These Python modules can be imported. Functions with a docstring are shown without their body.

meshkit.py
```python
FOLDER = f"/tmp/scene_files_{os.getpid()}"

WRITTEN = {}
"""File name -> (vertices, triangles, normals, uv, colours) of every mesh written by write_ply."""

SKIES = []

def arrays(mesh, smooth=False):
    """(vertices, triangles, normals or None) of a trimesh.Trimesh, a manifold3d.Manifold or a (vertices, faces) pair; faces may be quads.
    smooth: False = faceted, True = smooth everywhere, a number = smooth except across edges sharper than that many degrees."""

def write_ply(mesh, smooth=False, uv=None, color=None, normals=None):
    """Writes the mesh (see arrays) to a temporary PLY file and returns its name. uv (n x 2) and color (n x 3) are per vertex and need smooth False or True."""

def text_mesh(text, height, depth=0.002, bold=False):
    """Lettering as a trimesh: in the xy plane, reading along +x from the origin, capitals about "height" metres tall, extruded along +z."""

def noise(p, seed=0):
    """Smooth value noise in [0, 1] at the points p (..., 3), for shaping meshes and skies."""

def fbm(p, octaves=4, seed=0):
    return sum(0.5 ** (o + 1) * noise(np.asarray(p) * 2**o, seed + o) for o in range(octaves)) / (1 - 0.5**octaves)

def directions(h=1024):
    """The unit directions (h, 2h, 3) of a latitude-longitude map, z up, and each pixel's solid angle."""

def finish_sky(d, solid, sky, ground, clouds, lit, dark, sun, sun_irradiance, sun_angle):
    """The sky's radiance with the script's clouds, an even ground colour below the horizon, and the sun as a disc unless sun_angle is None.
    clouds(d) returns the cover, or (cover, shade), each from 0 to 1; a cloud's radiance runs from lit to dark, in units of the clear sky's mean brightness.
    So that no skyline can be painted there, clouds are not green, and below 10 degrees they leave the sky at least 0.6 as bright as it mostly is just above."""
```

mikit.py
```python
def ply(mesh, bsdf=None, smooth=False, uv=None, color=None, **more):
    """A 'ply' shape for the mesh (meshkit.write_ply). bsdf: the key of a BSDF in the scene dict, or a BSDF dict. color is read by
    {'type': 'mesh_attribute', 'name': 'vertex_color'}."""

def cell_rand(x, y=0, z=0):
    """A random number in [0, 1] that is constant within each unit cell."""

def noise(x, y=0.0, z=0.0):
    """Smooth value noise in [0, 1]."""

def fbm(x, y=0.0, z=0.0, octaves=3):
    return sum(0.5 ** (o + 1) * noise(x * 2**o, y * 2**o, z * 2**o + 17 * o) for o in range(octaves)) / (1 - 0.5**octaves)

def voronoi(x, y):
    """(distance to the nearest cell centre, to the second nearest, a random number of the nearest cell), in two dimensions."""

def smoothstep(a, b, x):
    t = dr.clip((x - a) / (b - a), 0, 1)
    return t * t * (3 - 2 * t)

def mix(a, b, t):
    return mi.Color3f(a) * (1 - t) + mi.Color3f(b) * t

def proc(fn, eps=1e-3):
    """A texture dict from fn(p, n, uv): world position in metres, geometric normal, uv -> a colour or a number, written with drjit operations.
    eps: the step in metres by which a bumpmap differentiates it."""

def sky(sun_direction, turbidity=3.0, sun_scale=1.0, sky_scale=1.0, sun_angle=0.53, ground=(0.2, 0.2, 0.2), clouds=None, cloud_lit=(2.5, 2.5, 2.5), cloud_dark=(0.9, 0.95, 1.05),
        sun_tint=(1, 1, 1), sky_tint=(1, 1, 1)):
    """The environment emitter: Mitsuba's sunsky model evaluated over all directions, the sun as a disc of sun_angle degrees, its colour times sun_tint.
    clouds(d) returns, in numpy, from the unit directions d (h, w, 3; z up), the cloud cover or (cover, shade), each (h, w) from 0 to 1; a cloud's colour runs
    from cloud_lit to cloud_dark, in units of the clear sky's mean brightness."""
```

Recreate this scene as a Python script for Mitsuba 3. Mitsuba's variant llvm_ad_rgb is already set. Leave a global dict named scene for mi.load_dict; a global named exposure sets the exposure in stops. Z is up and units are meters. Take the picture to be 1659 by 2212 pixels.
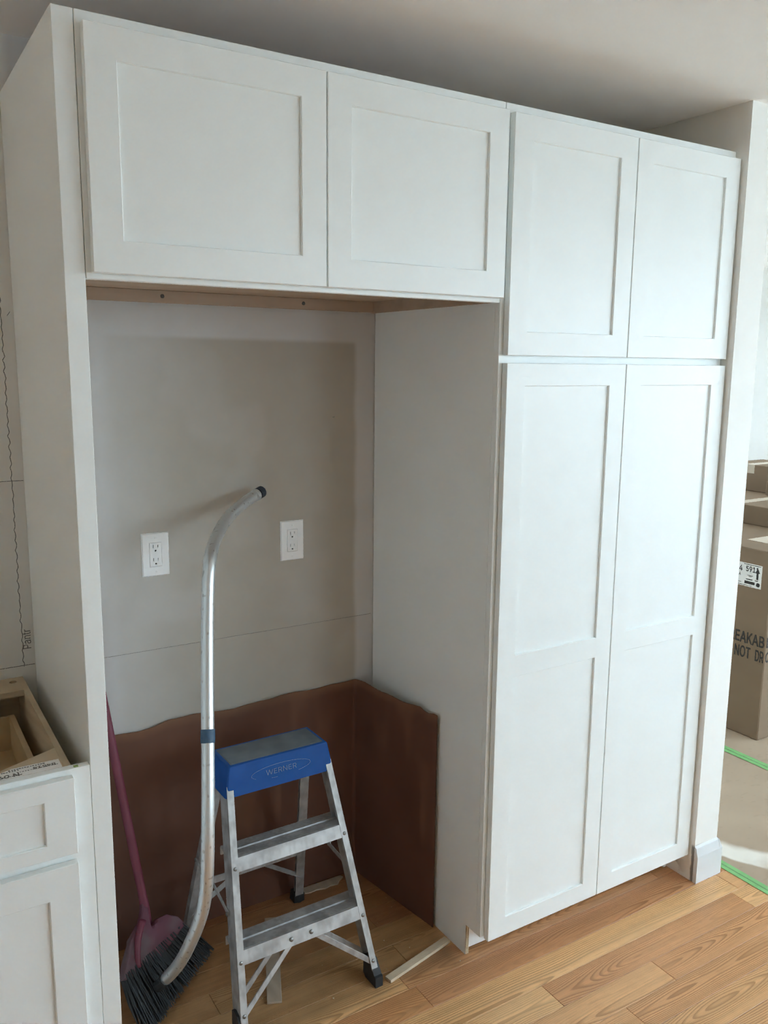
import math, random
import numpy as np, trimesh, manifold3d as m3
import drjit as dr
import mitsuba as mi, mikit, meshkit
from mikit import proc, noise, fbm, cell_rand, smoothstep, mix
from shapely.geometry import Polygon, LineString, Point
from shapely import affinity

T = mi.ScalarTransform4f
random.seed(7); rng = np.random.default_rng(7)
scene, labels = {}, {}

# ------------------------------------------------------------------ camera, sky, exposure
CAM = np.array([-0.34612, -1.68175, 1.68144])
FWD = np.array([0.51898, 0.83758, -0.17063])
UP = np.array([0.08171, 0.15009, 0.98529])
scene['camera'] = {'type': 'perspective', 'fov': 2 * math.degrees(math.atan(829.5 / 1836.09)), 'fov_axis': 'x', 'near_clip': 0.02,
                   'to_world': T().look_at(origin=CAM.tolist(), target=(CAM + FWD).tolist(), up=UP.tolist())}
exposure = 5.45
scene['sky'] = mikit.sky((0.2, 0.8, 0.6), turbidity=4, sun_scale=0.0, sky_scale=1.0, ground=(0.60, 0.60, 0.58),
                         clouds=lambda d: 0.85 + 0 * d[..., 2], cloud_lit=(1.88, 2.37, 2.74), cloud_dark=(2.0, 2.1, 2.2))

# ------------------------------------------------------------------ materials
def rgb(*c): return {'type': 'rgb', 'value': list(c)}
def mat(name, color, rough=0.5, spec=0.5, metallic=0.0, two=True, **more):
    p = {'type': 'principled', 'base_color': color if isinstance(color, dict) else rgb(*color), 'roughness': rough, 'metallic': metallic, **more}
    if metallic == 0: p['specular'] = spec
    scene[name] = {'type': 'twosided', 'b': p} if two else p
    return name

V3 = lambda c: mi.Color3f(*c)
CAB = (0.775, 0.805, 0.795)
mat('m_paint', CAB, 0.36, 0.5)
mat('m_paint_side', (0.79, 0.82, 0.81), 0.42, 0.5)
mat('m_white_plastic', (0.82, 0.83, 0.83), 0.35)
mat('m_outlet_dark', (0.03, 0.03, 0.03), 0.6)
mat('m_drywall', proc(lambda p, n, uv: V3((0.80, 0.79, 0.755)) * (0.97 + 0.05 * fbm(p.x * 3, p.y * 3, p.z * 3))), 0.75, 0.3)
mat('m_ceiling', (0.80, 0.785, 0.76), 0.9, 0.2)
mat('m_trim', (0.80, 0.80, 0.80), 0.4)
mat('m_baseboard', (0.63, 0.65, 0.66), 0.4)

def wallback(p, n, uv):
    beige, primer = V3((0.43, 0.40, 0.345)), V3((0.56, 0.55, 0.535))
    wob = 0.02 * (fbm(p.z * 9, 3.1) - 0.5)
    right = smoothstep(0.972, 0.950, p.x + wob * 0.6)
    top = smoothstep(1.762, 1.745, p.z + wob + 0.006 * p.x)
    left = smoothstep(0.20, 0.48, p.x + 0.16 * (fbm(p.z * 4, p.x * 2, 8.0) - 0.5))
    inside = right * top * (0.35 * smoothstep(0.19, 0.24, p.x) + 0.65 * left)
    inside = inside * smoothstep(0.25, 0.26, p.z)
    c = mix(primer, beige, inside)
    patch = 0.5 * smoothstep(0.60, 0.75, fbm(p.x * 5, p.z * 5, 4.0))
    c = mix(c, primer, patch * 0.35)
    left_room = smoothstep(0.03, 0.0, p.x)
    c = mix(c, V3((0.73, 0.73, 0.70)), left_room)
    return c * (0.97 + 0.06 * fbm(p.x * 14, p.z * 14))
mat('m_wall_back', proc(wallback), 0.7, 0.3)

def wallstub(p, n, uv):
    c = V3((0.80, 0.795, 0.76))
    low = smoothstep(0.14, 0.11, p.z) * smoothstep(-0.02, 0.05, p.y) 
    scuff = smoothstep(0.55, 0.75, fbm(p.y * 30, p.z * 45, 2.0))
    c = mix(c, V3((0.30, 0.29, 0.27)), low * scuff * 0.8)
    edge = smoothstep(0.135, 0.12, p.z) * smoothstep(-0.026, -0.033, p.y + 0.006 * (fbm(p.z * 60, 1.0) - 0.5)) * smoothstep(1.95, 1.89, p.x)
    return mix(c, V3((0.12, 0.115, 0.11)), edge * 0.85)
mat('m_wall_stub', proc(wallstub), 0.7, 0.3)

def oak(p, n, uv):
    u, v = uv.x, uv.y
    row = dr.floor(v); vv = (v - row) * 0.0885
    t1, t2, t3 = cell_rand(row, 3), cell_rand(row, 7), cell_rand(row, 11)
    base = mix((0.55, 0.265, 0.115), (0.75, 0.45, 0.21), t1)
    base = mix(base, V3((0.50, 0.235, 0.115)), smoothstep(0.75, 0.9, t2) * 0.7)
    # cathedral grain
    warp = noise(u * 2.6, row * 5.3) * 0.07 + noise(u * 6.0, vv * 30, row) * 0.012
    ctr = 0.044 + (t3 - 0.5) * 0.09
    d = vv - ctr
    r = dr.sqrt(d * d + 0.0004) * 1.0 + warp * (0.45 + 0.7 * t2) + u * 0.02 * (t1 - 0.5)
    ring = r * (150 + 130 * t3)
    fr = ring - dr.floor(ring)
    line = smoothstep(0.35, 0.85, fr) * smoothstep(1.0, 0.9, fr)
    soft = fbm(u * 3.0, vv * 90, row * 2.0)
    fleck = smoothstep(0.60, 0.85, noise(u * 22, vv * 1400, row))
    amt = (0.15 + 0.6 * smoothstep(0.35, 0.7, noise(u * 1.7, vv * 18, row + 40)))
    c = base * (0.84 + 0.32 * soft)
    c = mix(c, base * V3((0.56, 0.47, 0.38)), line * amt)
    c = mix(c, base * V3((0.72, 0.64, 0.56)), fleck * 0.5)
    # shade of the refrigerator opening painted into its boards, with patchy dirt mixed in
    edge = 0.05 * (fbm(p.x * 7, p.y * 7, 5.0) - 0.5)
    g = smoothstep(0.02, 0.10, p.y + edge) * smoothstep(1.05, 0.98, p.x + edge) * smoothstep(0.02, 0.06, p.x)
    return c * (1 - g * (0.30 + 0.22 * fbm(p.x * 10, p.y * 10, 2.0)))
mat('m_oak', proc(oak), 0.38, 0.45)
mat('m_subfloor', (0.06, 0.04, 0.03), 0.9)

def plywood(p, n, uv):
    g = fbm(p.x * 12, p.y * 12 + p.z * 60, 3.0)
    return mix((0.42, 0.33, 0.22), (0.58, 0.48, 0.34), g)
mat('m_ply', proc(plywood), 0.6)
mat('m_ply_tan', proc(lambda p, n, uv: mix((0.36, 0.265, 0.19), (0.47, 0.36, 0.27), fbm(p.x * 3, p.y * 40, p.z * 40))), 0.55)
mat('m_drawer_wood', proc(lambda p, n, uv: mix((0.40, 0.29, 0.16), (0.50, 0.37, 0.22), fbm(p.x * 40, p.y * 4, p.z * 30))), 0.5)
mat('m_ply_edge', proc(lambda p, n, uv: mix((0.22, 0.15, 0.09), (0.60, 0.50, 0.33), smoothstep(0.4, 0.6, noise(p.x * 500, p.z * 6)))), 0.7)
mat('m_pale_wood', proc(lambda p, n, uv: mix((0.50, 0.40, 0.28), (0.68, 0.58, 0.43), fbm(p.x * 25, p.y * 90, p.z * 60))), 0.7)
mat('m_dusty_wood', proc(lambda p, n, uv: mix((0.34, 0.27, 0.20), (0.46, 0.38, 0.29), fbm(p.x * 60, p.y * 9))), 0.8)

def redpaper(p, n, uv):
    s = p.x + p.y
    c = mix((0.105, 0.050, 0.034), (0.150, 0.072, 0.047), fbm(s * 6, p.z * 5, 1.0))
    band = smoothstep(0.035, 0.0, uv.y) 
    c = mix(c, V3((0.22, 0.115, 0.065)), band * (0.4 + 0.5 * fbm(s * 12, p.z * 30)))
    return mix(c, V3((0.34, 0.19, 0.11)), smoothstep(0.62, 0.8, fbm(s * 9, p.z * 3, 9.0)) * 0.25)
mat('m_red_paper', proc(redpaper), 0.75, 0.3)

def kraft(p, n, uv):
    c = mix((0.375, 0.285, 0.205), (0.445, 0.345, 0.25), fbm(p.x * 6, p.y * 6, 2.0))
    c = mix(c, V3((0.30, 0.22, 0.15)), smoothstep(0.80, 0.92, noise(p.x * 38 + p.y * 9, p.y * 70)) * 0.22)
    w = p.x + 0.6 * p.y - 2.085 + 0.05 * (fbm(p.x * 12, p.y * 12) - 0.5)
    dust = smoothstep(0.0, 0.02, w + 0.0) * smoothstep(0.15, 0.10, w) * smoothstep(-0.20, -0.05, p.y + 0.06 * (fbm(p.x * 20, p.y * 20, 3.0) - 0.5))* smoothstep(0.45, 0.2, p.y)
    return mix(c, V3((0.78, 0.73, 0.65)), dust * 0.9)
mat('m_kraft', proc(kraft), 0.85, 0.2)
mat('m_green_tape', proc(lambda p, n, uv: mix((0.17, 0.40, 0.14), (0.24, 0.50, 0.20), fbm(p.x * 40, p.y * 40)) * (1 - 0.35 * smoothstep(0.004, 0.0015, dr.abs(uv.x)))), 0.6)
def cardboard(p, n, uv):
    return mix((0.205, 0.145, 0.095), (0.25, 0.18, 0.12), fbm(p.x * 3, p.y * 3, p.z * 9))
mat('m_cardboard', proc(cardboard), 0.75, 0.3)
mat('m_carton_tape', (0.62, 0.54, 0.44), 0.35)
mat('m_ink', (0.035, 0.03, 0.028), 0.6)
mat('m_label', (0.80, 0.80, 0.78), 0.5)
mat('m_ink_grey', (0.14, 0.135, 0.13), 0.6)

def alu(p, n, uv):
    g = fbm(p.x * 28, p.y * 28, p.z * 28, octaves=4)
    s = noise(p.x * 140, p.y * 140, p.z * 30)
    return mix((0.33, 0.33, 0.325), (0.53, 0.54, 0.54), smoothstep(0.2, 0.75, g * 0.75 + 0.25 * s))
def alu_rough(p, n, uv):
    return 0.38 + 0.25 * fbm(p.x * 20, p.y * 20, p.z * 20)
mat('m_aluminium', proc(alu), proc(alu_rough), metallic=0.6)
def tube_col(p, n, uv):
    d = smoothstep(0.76, 0.86, noise(p.x * 130, p.y * 130, p.z * 90))
    return mix((0.71, 0.745, 0.755), (0.35, 0.34, 0.33), d * 0.6)
mat('m_tube', proc(tube_col), 0.34, metallic=0.82)
mat('m_rivet', (0.26, 0.26, 0.255), 0.45, metallic=1.0)
mat('m_screw', (0.10, 0.095, 0.09), 0.5, metallic=0.6)
mat('m_rubber', (0.018, 0.02, 0.022), 0.6)
mat('m_plug', (0.022, 0.030, 0.042), 0.45)
mat('m_blue_tape', proc(lambda p, n, uv: mix((0.028, 0.07, 0.13), (0.055, 0.115, 0.18), fbm(p.x * 60, p.y * 60, p.z * 60))), 0.55)
mat('m_blue', proc(lambda p, n, uv: mix((0.010, 0.066, 0.27), (0.016, 0.090, 0.32), fbm(p.x * 30, p.y * 30, p.z * 30))), 0.5, 0.25)
mat('m_blue_worn', (0.13, 0.20, 0.36), 0.6)
mat('m_tread_pad', proc(lambda p, n, uv: mix((0.085, 0.115, 0.14), (0.15, 0.165, 0.165), fbm(p.x * 40, p.y * 90, 2.0)) * (0.8 + 0.35 * smoothstep(0.35, 0.7, fbm(p.x * 14, p.y * 14, 6.0)))), 0.75)
mat('m_pink', proc(lambda p, n, uv: mix((0.15, 0.034, 0.055), (0.19, 0.045, 0.070), fbm(p.x * 20, p.y * 20, p.z * 20))), 0.5)
mat('m_pink_dusty', proc(lambda p, n, uv: mix((0.125, 0.040, 0.058), (0.125, 0.085, 0.092), smoothstep(0.4, 0.7, fbm(p.x * 16, p.y * 16, p.z * 16)))), 0.7)
mat('m_bristle', proc(lambda p, n, uv: mix((0.024, 0.028, 0.031), (0.050, 0.056, 0.060), fbm(p.x * 25, p.y * 25, p.z * 25))), 0.8)
mat('m_pencil', (0.17, 0.17, 0.165), 0.8)
mat('m_pencil_faint', (0.27, 0.255, 0.23), 0.8)
mat('m_green_mark', (0.22, 0.33, 0.12), 0.7)
mat('m_paint_trim', (0.80, 0.80, 0.79), 0.5)

# ------------------------------------------------------------------ helpers
def add(key, mesh, bsdf, smooth=False, label=None, category=None, group=None, kind=None, uv=None):
    k, i = key, 0
    while k in scene:
        i += 1; k = f'{key}_{i:03d}'
    scene[k] = mikit.ply(mesh, bsdf, smooth=smooth, uv=uv)
    tag(k, label, category, group, kind)
    return k
def tag(k, label=None, category=None, group=None, kind=None):
    d = {a: b for a, b in (('label', label), ('category', category), ('group', group), ('kind', kind)) if b}
    if d: labels[k] = {**labels.get(k, {}), **d}

def tm(mf):
    m = mf.to_mesh(); return trimesh.Trimesh(m.vert_properties[:, :3], m.tri_verts, process=False)
def pts_hull(P): return m3.Manifold.hull_points(np.asarray(P, float))
def rb(x0, x1, y0, y1, z0, z1, c=0.0012):
    """chamfered box as a Manifold"""
    c = min(c, 0.45 * min(x1 - x0, y1 - y0, z1 - z0)); P = []
    for sx in (0, 1):
        for sy in (0, 1):
            for sz in (0, 1):
                X, Y, Z = (x0, x1)[sx], (y0, y1)[sy], (z0, z1)[sz]
                dx, dy, dz = c * (1 - 2 * sx), c * (1 - 2 * sy), c * (1 - 2 * sz)
                P += [(X, Y + dy, Z + dz), (X + dx, Y, Z + dz), (X + dx, Y + dy, Z)]
    return pts_hull(P)
def bx(x0, x1, y0, y1, z0, z1):
    return m3.Manifold.cube([x1 - x0, y1 - y0, z1 - z0]).translate([x0, y0, z0])
def union(*ms): return m3.Manifold.batch_boolean([m for m in ms], m3.OpType.Add)
def frame_xf(o, a, b, c):
    """4x4 taking local x,y,z to axes a,b,c at origin o"""
    M = np.eye(4); M[:3, 0], M[:3, 1], M[:3, 2], M[:3, 3] = a, b, c, o; return M
def unit(v): v = np.asarray(v, float); return v / np.linalg.norm(v)
def bar(p0, p1, w, t, up, c=0.0008):
    """flat bar from p0 to p1; width w along 'up' projected, thickness t"""
    p0, p1 = np.asarray(p0, float), np.asarray(p1, float)
    z = unit(p1 - p0); x = unit(np.asarray(up) - np.dot(up, z) * z); y = np.cross(z, x); L = np.linalg.norm(p1 - p0)
    m = tm(rb(-w / 2, w / 2, -t / 2, t / 2, 0, L, c)); m.apply_transform(frame_xf(p0, x, y, z)); return m
def tube(P, r, n=20, caps=True):
    P = np.asarray(P, float); t = np.gradient(P, axis=0); t /= np.linalg.norm(t, axis=1, keepdims=True)
    a = np.cross(t[0], [0, 0, 1.0] if abs(t[0][2]) < .9 else [1.0, 0, 0]); a = unit(a)
    R = np.broadcast_to(r, len(P)); V = []
    for i in range(len(P)):
        a = unit(a - np.dot(a, t[i]) * t[i]); b = np.cross(t[i], a)
        for k in range(n):
            g = 2 * math.pi * k / n; V.append(P[i] + R[i] * (math.cos(g) * a + math.sin(g) * b))
    F = []
    for i in range(len(P) - 1):
        for k in range(n):
            p, q = i * n + k, i * n + (k + 1) % n
            F += [[p, q, q + n], [p, q + n, p + n]]
    if caps:
        V += [P[0], P[-1]]; c0, c1 = len(V) - 2, len(V) - 1; e = (len(P) - 1) * n
        for k in range(n):
            F += [[c0, (k + 1) % n, k], [c1, e + k, e + (k + 1) % n]]
    return trimesh.Trimesh(np.array(V), np.array(F), process=False)
def spline(P, n=80):
    from scipy.interpolate import CubicSpline
    P = np.asarray(P, float); s = np.r_[0, np.cumsum(np.linalg.norm(np.diff(P, axis=0), axis=1))]
    return CubicSpline(s, P)(np.linspace(0, s[-1], n))
def cyl(p0, p1, r, n=16):
    p0, p1 = np.asarray(p0, float), np.asarray(p1, float)
    return tube([p0, p1], r, n)
def dome(p, nrm, r, h):
    """rivet or screw head"""
    nrm = unit(nrm); P = [np.asarray(p) + nrm * h * s for s in (-0.3, 0, 0.55, 0.85, 1.0)]
    return tube(P, [r, r, r * 0.9, r * 0.6, r * 0.15], 12)
def text(s, h, o, right, up, depth=0.0004, bold=False, squeeze=1.0, center=False):
    m = meshkit.text_mesh(s, h, depth, bold)
    if center: m.apply_translation([-(m.bounds[0][0] + m.bounds[1][0]) / 2, -(m.bounds[0][1] + m.bounds[1][1]) / 2, 0])
    m.apply_scale([squeeze, 1, 1]); r, u = unit(right), unit(up)
    m.apply_transform(frame_xf(o, r, u, np.cross(r, u))); return m
def cat(*m): return trimesh.util.concatenate(list(m))
def ray(px, py):
    R = np.array([np.cross(FWD, UP) * 1.0, -UP, FWD])
    return R.T @ np.array([(px - 829.5) / 1836.09, (py - 1106) / 1836.09, 1.0])

# ------------------------------------------------------------------ key sizes (metres)
XP, XM, XR = 0.0384, 1.0265, 1.8848       # end panel / refrigerator cabinet / pantry edges on the wall run
HT, ZB, D, ZK, TK = 2.2984, 1.8344, 0.60, 0.0953, 0.066
ZC = 2.43
XW0, XW1, YW = 1.888, 2.000, -0.040       # wing wall
X0R, X1R, Y0R, Y1R = -2.5, 5.6, -3.3, 3.2

# ------------------------------------------------------------------ the setting
add('floor', tm(bx(X0R, X1R, Y0R, Y1R, -0.12, -0.014)), 'm_subfloor', label='oak plank floor of the kitchen, boards running along the cabinets', kind='structure')
PW = 0.0885
pk = 0
row = 0
y = -0.0555 - 40 * PW
while y < 0.6:
    x = -2.5 + rng.uniform(-0.9, 0)
    # joints seen in the photo
    fixed = {0: [0.832], -3: [0.62, 1.47], -4: [1.27], -2: [1.95, 0.2], -1: [0.35, 1.99]}.get(round((y + 0.0555) / PW), None)
    cuts = []
    while x < 2.6:
        cuts.append(x); x += rng.uniform(0.7, 1.5)
    if fixed:
        cuts = [c for c in cuts if all(abs(c - f) > 0.55 for f in fixed)] + fixed
    cuts = sorted(cuts) + [2.75]
    for a, b in zip(cuts[:-1], cuts[1:]):
        a_, b_ = max(a, -2.5), min(b, 2.75)
        if b_ - a_ < 0.03: continue
        g = 0.00035
        z1 = rng.uniform(-0.0004, 0.0)
        m = tm(rb(a_ + g, b_ - g, y + g, min(y + PW, D) - g, -0.014, z1, 0.0009))
        off, pid = rng.uniform(0, 50), rng.integers(0, 5000)
        v = np.asarray(m.vertices)
        uv = np.c_[v[:, 0] + off, pid + np.clip((v[:, 1] - y) / PW, 0.001, 0.999)]
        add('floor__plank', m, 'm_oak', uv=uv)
    y += PW; row += 1

def struct(name, mf, m, label): return add(name, tm(mf) if isinstance(mf, m3.Manifold) else mf, m, label=label, kind='structure')
struct('ceiling', bx(X0R, X1R, Y0R, Y1R, ZC, ZC + 0.1), 'm_ceiling', 'plain pale ceiling above the cabinets')
struct('wall_back', bx(X0R, XW0, D, D + 0.11, -0.02, ZC), 'm_wall_back', 'back wall of the kitchen with patchy beige and white paint and pencil lines')
struct('wall_left', bx(X0R - 0.1, X0R, Y0R, Y1R, 0, ZC), 'm_drywall', 'left wall of the kitchen')
struct('wall_right', bx(XW0, XW1, YW, Y1R, -0.01, ZC), 'm_wall_stub', 'bright white end of the wall beside the pantry cabinet')
struct('wall_rear', bx(XW1, X1R, Y1R, Y1R + 0.1, 0, ZC) - bx(3.3, 4.7, Y1R - 0.1, Y1R + 0.3, 1.1, 2.2), 'm_drywall', 'white wall behind the boxes in the next room')  # opening cut for the window added to light this room
WIN = {1: (1.75, 2.45, 1.05, 2.30), 2: (3.1, 5.55, 1.28, 2.42)}
front = bx(X0R, X1R, Y0R - 0.12, Y0R, 0, ZC)
for k, (a, b, c, d) in WIN.items(): front -= bx(a, b, Y0R - 0.3, Y0R + 0.1, c, d)
struct('wall_front', front, 'm_drywall', 'wall with the windows, facing the cabinets')
side = bx(X1R, X1R + 0.12, Y0R, Y1R, 0, ZC) - bx(X1R - 0.1, X1R + 0.3, -2.6, -0.6, 0.7, 2.12)
struct('wall_outer', side, 'm_drywall', 'outer wall of the next room with a window')
for k, (a, b, c, d) in WIN.items():
    f = bx(a - 0.02, b + 0.02, Y0R - 0.08, Y0R - 0.03, c - 0.02, d + 0.02) - bx(a + 0.05, b - 0.05, Y0R - 0.2, Y0R + 0.1, c + 0.05, d - 0.05)
    f += bx((a + b) / 2 - 0.03, (a + b) / 2 + 0.03, Y0R - 0.075, Y0R - 0.035, c, d)
    struct(f'window_{k}', f, 'm_trim', 'white frame of an unseen window added to brighten the next room')
f = bx(X1R + 0.03, X1R + 0.08, -2.62, -0.58, 0.68, 2.14) - bx(X1R - 0.1, X1R + 0.3, -2.55, -0.65, 0.75, 2.07)
struct('window_3', f, 'm_trim', 'white frame of an unseen window added to brighten the next room')

f = bx(3.28, 4.72, Y1R + 0.03, Y1R + 0.08, 1.08, 2.22) - bx(3.35, 4.65, Y1R - 0.2, Y1R + 0.2, 1.15, 2.15)  # window out of view, added to brighten the far wall
struct('window_4', f + bx(3.97, 4.03, Y1R + 0.035, Y1R + 0.075, 1.1, 2.2), 'm_trim', 'white frame of an unseen window added to brighten the next room')

# baseboard round the end of the wing wall: sloped top
def baseboard(a, b, inward, h=0.128, t=0.014):
    a, b, n = np.array([*a, 0.0]), np.array([*b, 0.0]), np.array([*inward, 0.0])
    P = []
    for e in (a, b): P += [e, e + n * t, e + n * t + [0, 0, h - 0.034], e + n * 0.006 + [0, 0, h - 0.006], e + [0, 0, h]]
    return pts_hull(P)
bb = union(baseboard((XW0, YW), (XW1, YW), (0, -1)), baseboard((XW1, YW), (XW1, 1.6), (1, 0)),
           pts_hull([(XW1, YW, 0), (XW1 + .014, YW, 0), (XW1 + .014, YW - .014, 0), (XW1, YW - .014, 0), (XW1, YW, .128), (XW1 + .014, YW, .094), (XW1 + .014, YW - .014, .094), (XW1, YW - .014, .094), (XW1 + .006, YW - .006, .122)]))
struct('baseboard_right', bb, 'm_baseboard', 'white baseboard with a sloped top round the wall end')

# pencil lines on the back wall
def strip(p0, p1, w=0.0016):
    return bar((p0[0], D - 0.0003, p0[1]), (p1[0], D - 0.0003, p1[1]), w, 0.0005, (1, 0, 0.3) if abs(p1[0] - p0[0]) < abs(p1[1] - p0[1]) else (0, 0, 1), 0.0001)
add('wall_back__pencil_line', strip((0.04, 0.887), (1.02, 0.887), 0.0013), 'm_pencil_faint')
add('wall_back__pencil_line', strip((-0.5, 1.386), (-0.001, 1.386)), 'm_pencil')
add('wall_back__pencil_line', strip((-0.5, 0.903), (-0.001, 0.903)), 'm_pencil')
sq = [(-0.0285 + 0.0035 * math.sin(i * 2.1) * rng.uniform(0.1, 1), zz) for i, zz in enumerate(np.linspace(1.86, 0.9, 110))]
add('wall_back__pencil_line', cat(*[strip(a, b, 0.0018) for a, b in zip(sq[:-1], sq[1:])]), 'm_pencil', label='wavy vertical pencil line')
add('wall_back__pencil_note', text('Pantr', 0.020, (-0.008, D - 0.0004, 0.945), (0, 0, 1), (-1, 0, 0), 0.0003, squeeze=0.8), 'm_pencil', label='small pencil note written sideways')
add('wall_back__pencil_line', strip((-0.015, 1.79), (-0.008, 1.80), 0.0013), 'm_pencil')
add('wall_back__scratch', strip((0.880, 1.524), (0.888, 1.5245), 0.0016), 'm_pencil', label='short dark scratch')

# ------------------------------------------------------------------ shaker doors
def opening(x0, x1, z0, z1, yf, e=0.0014):
    """cutter for a panel opening, its front edge eased"""
    ease = pts_hull([(x, yf - 0.001 if k else yf + e, z) for k, d in ((0, 0.0), (1, e + 0.001)) for x in (x0 - d, x1 + d) for z in (z0 - d, z1 + d)])
    return union(bx(x0, x1, yf - 0.01, yf + 0.05, z0, z1), ease)
def door(parent, name, x0, x1, z0, z1, openings, label=None, yb=-0.0022, t=0.0188, stile=0.0585):
    """frame of stiles and rails with recessed panels; yb = back plane, front at yb - t"""
    f = rb(x0, x1, yb - t, yb, z0, z1, 0.0013)
    for (a, b) in openings:
        f -= opening(x0 + stile, x1 - stile, a, b, yb - t)
    k = add(f'{parent}__{name}', tm(f), 'm_paint', label=label)
    for (a, b) in openings:
        add(f'{k}__panel', tm(bx(x0 + stile - 0.004, x1 - stile + 0.004, yb - t + 0.0066, yb - t + 0.0130, a - 0.004, b + 0.004)), 'm_paint')
    return k

# ------------------------------------------------------------------ tall end panel
tag('end_panel', 'tall white end panel between the drawer base cabinet and the refrigerator opening', 'cabinet panel')
add('end_panel__side_panel', tm(bx(0.0, 0.0190, 0.0185, D - 0.002, 0.0, HT)), 'm_paint_side')
add('end_panel__front_stile', tm(rb(0.0, XP - 0.0006, 0.0, 0.0190, 0.0, HT, 0.001)), 'm_paint')

# ------------------------------------------------------------------ cabinet over the refrigerator opening
c = 'refrigerator_cabinet'
tag(c, 'wide white two-door wall cabinet over the empty refrigerator opening', 'cabinet')
a, b = XP + 0.0006, XM - 0.0005
ff = rb(a, b, 0.0, 0.019, ZB, HT, 0.001) - bx(a + 0.04, b - 0.04, -0.1, 0.1, ZB + 0.038, HT - 0.045)
add(c + '__face_frame', tm(ff), 'm_paint')
carc = union(bx(a + 0.002, a + 0.016, 0.019, D - 0.002, ZB + 0.001, HT - 0.01), bx(b - 0.016, b - 0.002, 0.019, D - 0.002, ZB + 0.001, HT - 0.01),
             bx(a, b, 0.019, D - 0.002, HT - 0.026, HT - 0.01), bx(a, b, D - 0.008, D - 0.002, ZB + 0.034, HT - 0.01))
add(c + '__body', tm(carc), 'm_ply_tan', label='tan unpainted cabinet box')
add(c + '__bottom_panel', tm(bx(a + 0.016, b - 0.016, 0.019, D - 0.008, ZB + 0.034, ZB + 0.046)), 'm_ply_tan', label='bare tan underside')
nl = add(c + '__nailer_rail', tm(rb(a + 0.016, b - 0.016, D - 0.022, D - 0.008, ZB + 0.002, ZB + 0.0335, 0.0008)), 'm_ply_tan', label='bare wooden mounting rail')
for sx in (0.363, 0.775):
    add(nl + '__screw', dome((sx, D - 0.0222, ZB + 0.019), (0, -1, 0), 0.0055, 0.002), 'm_screw', 30)
UO = [(1.9055, 2.2170)]
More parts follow.
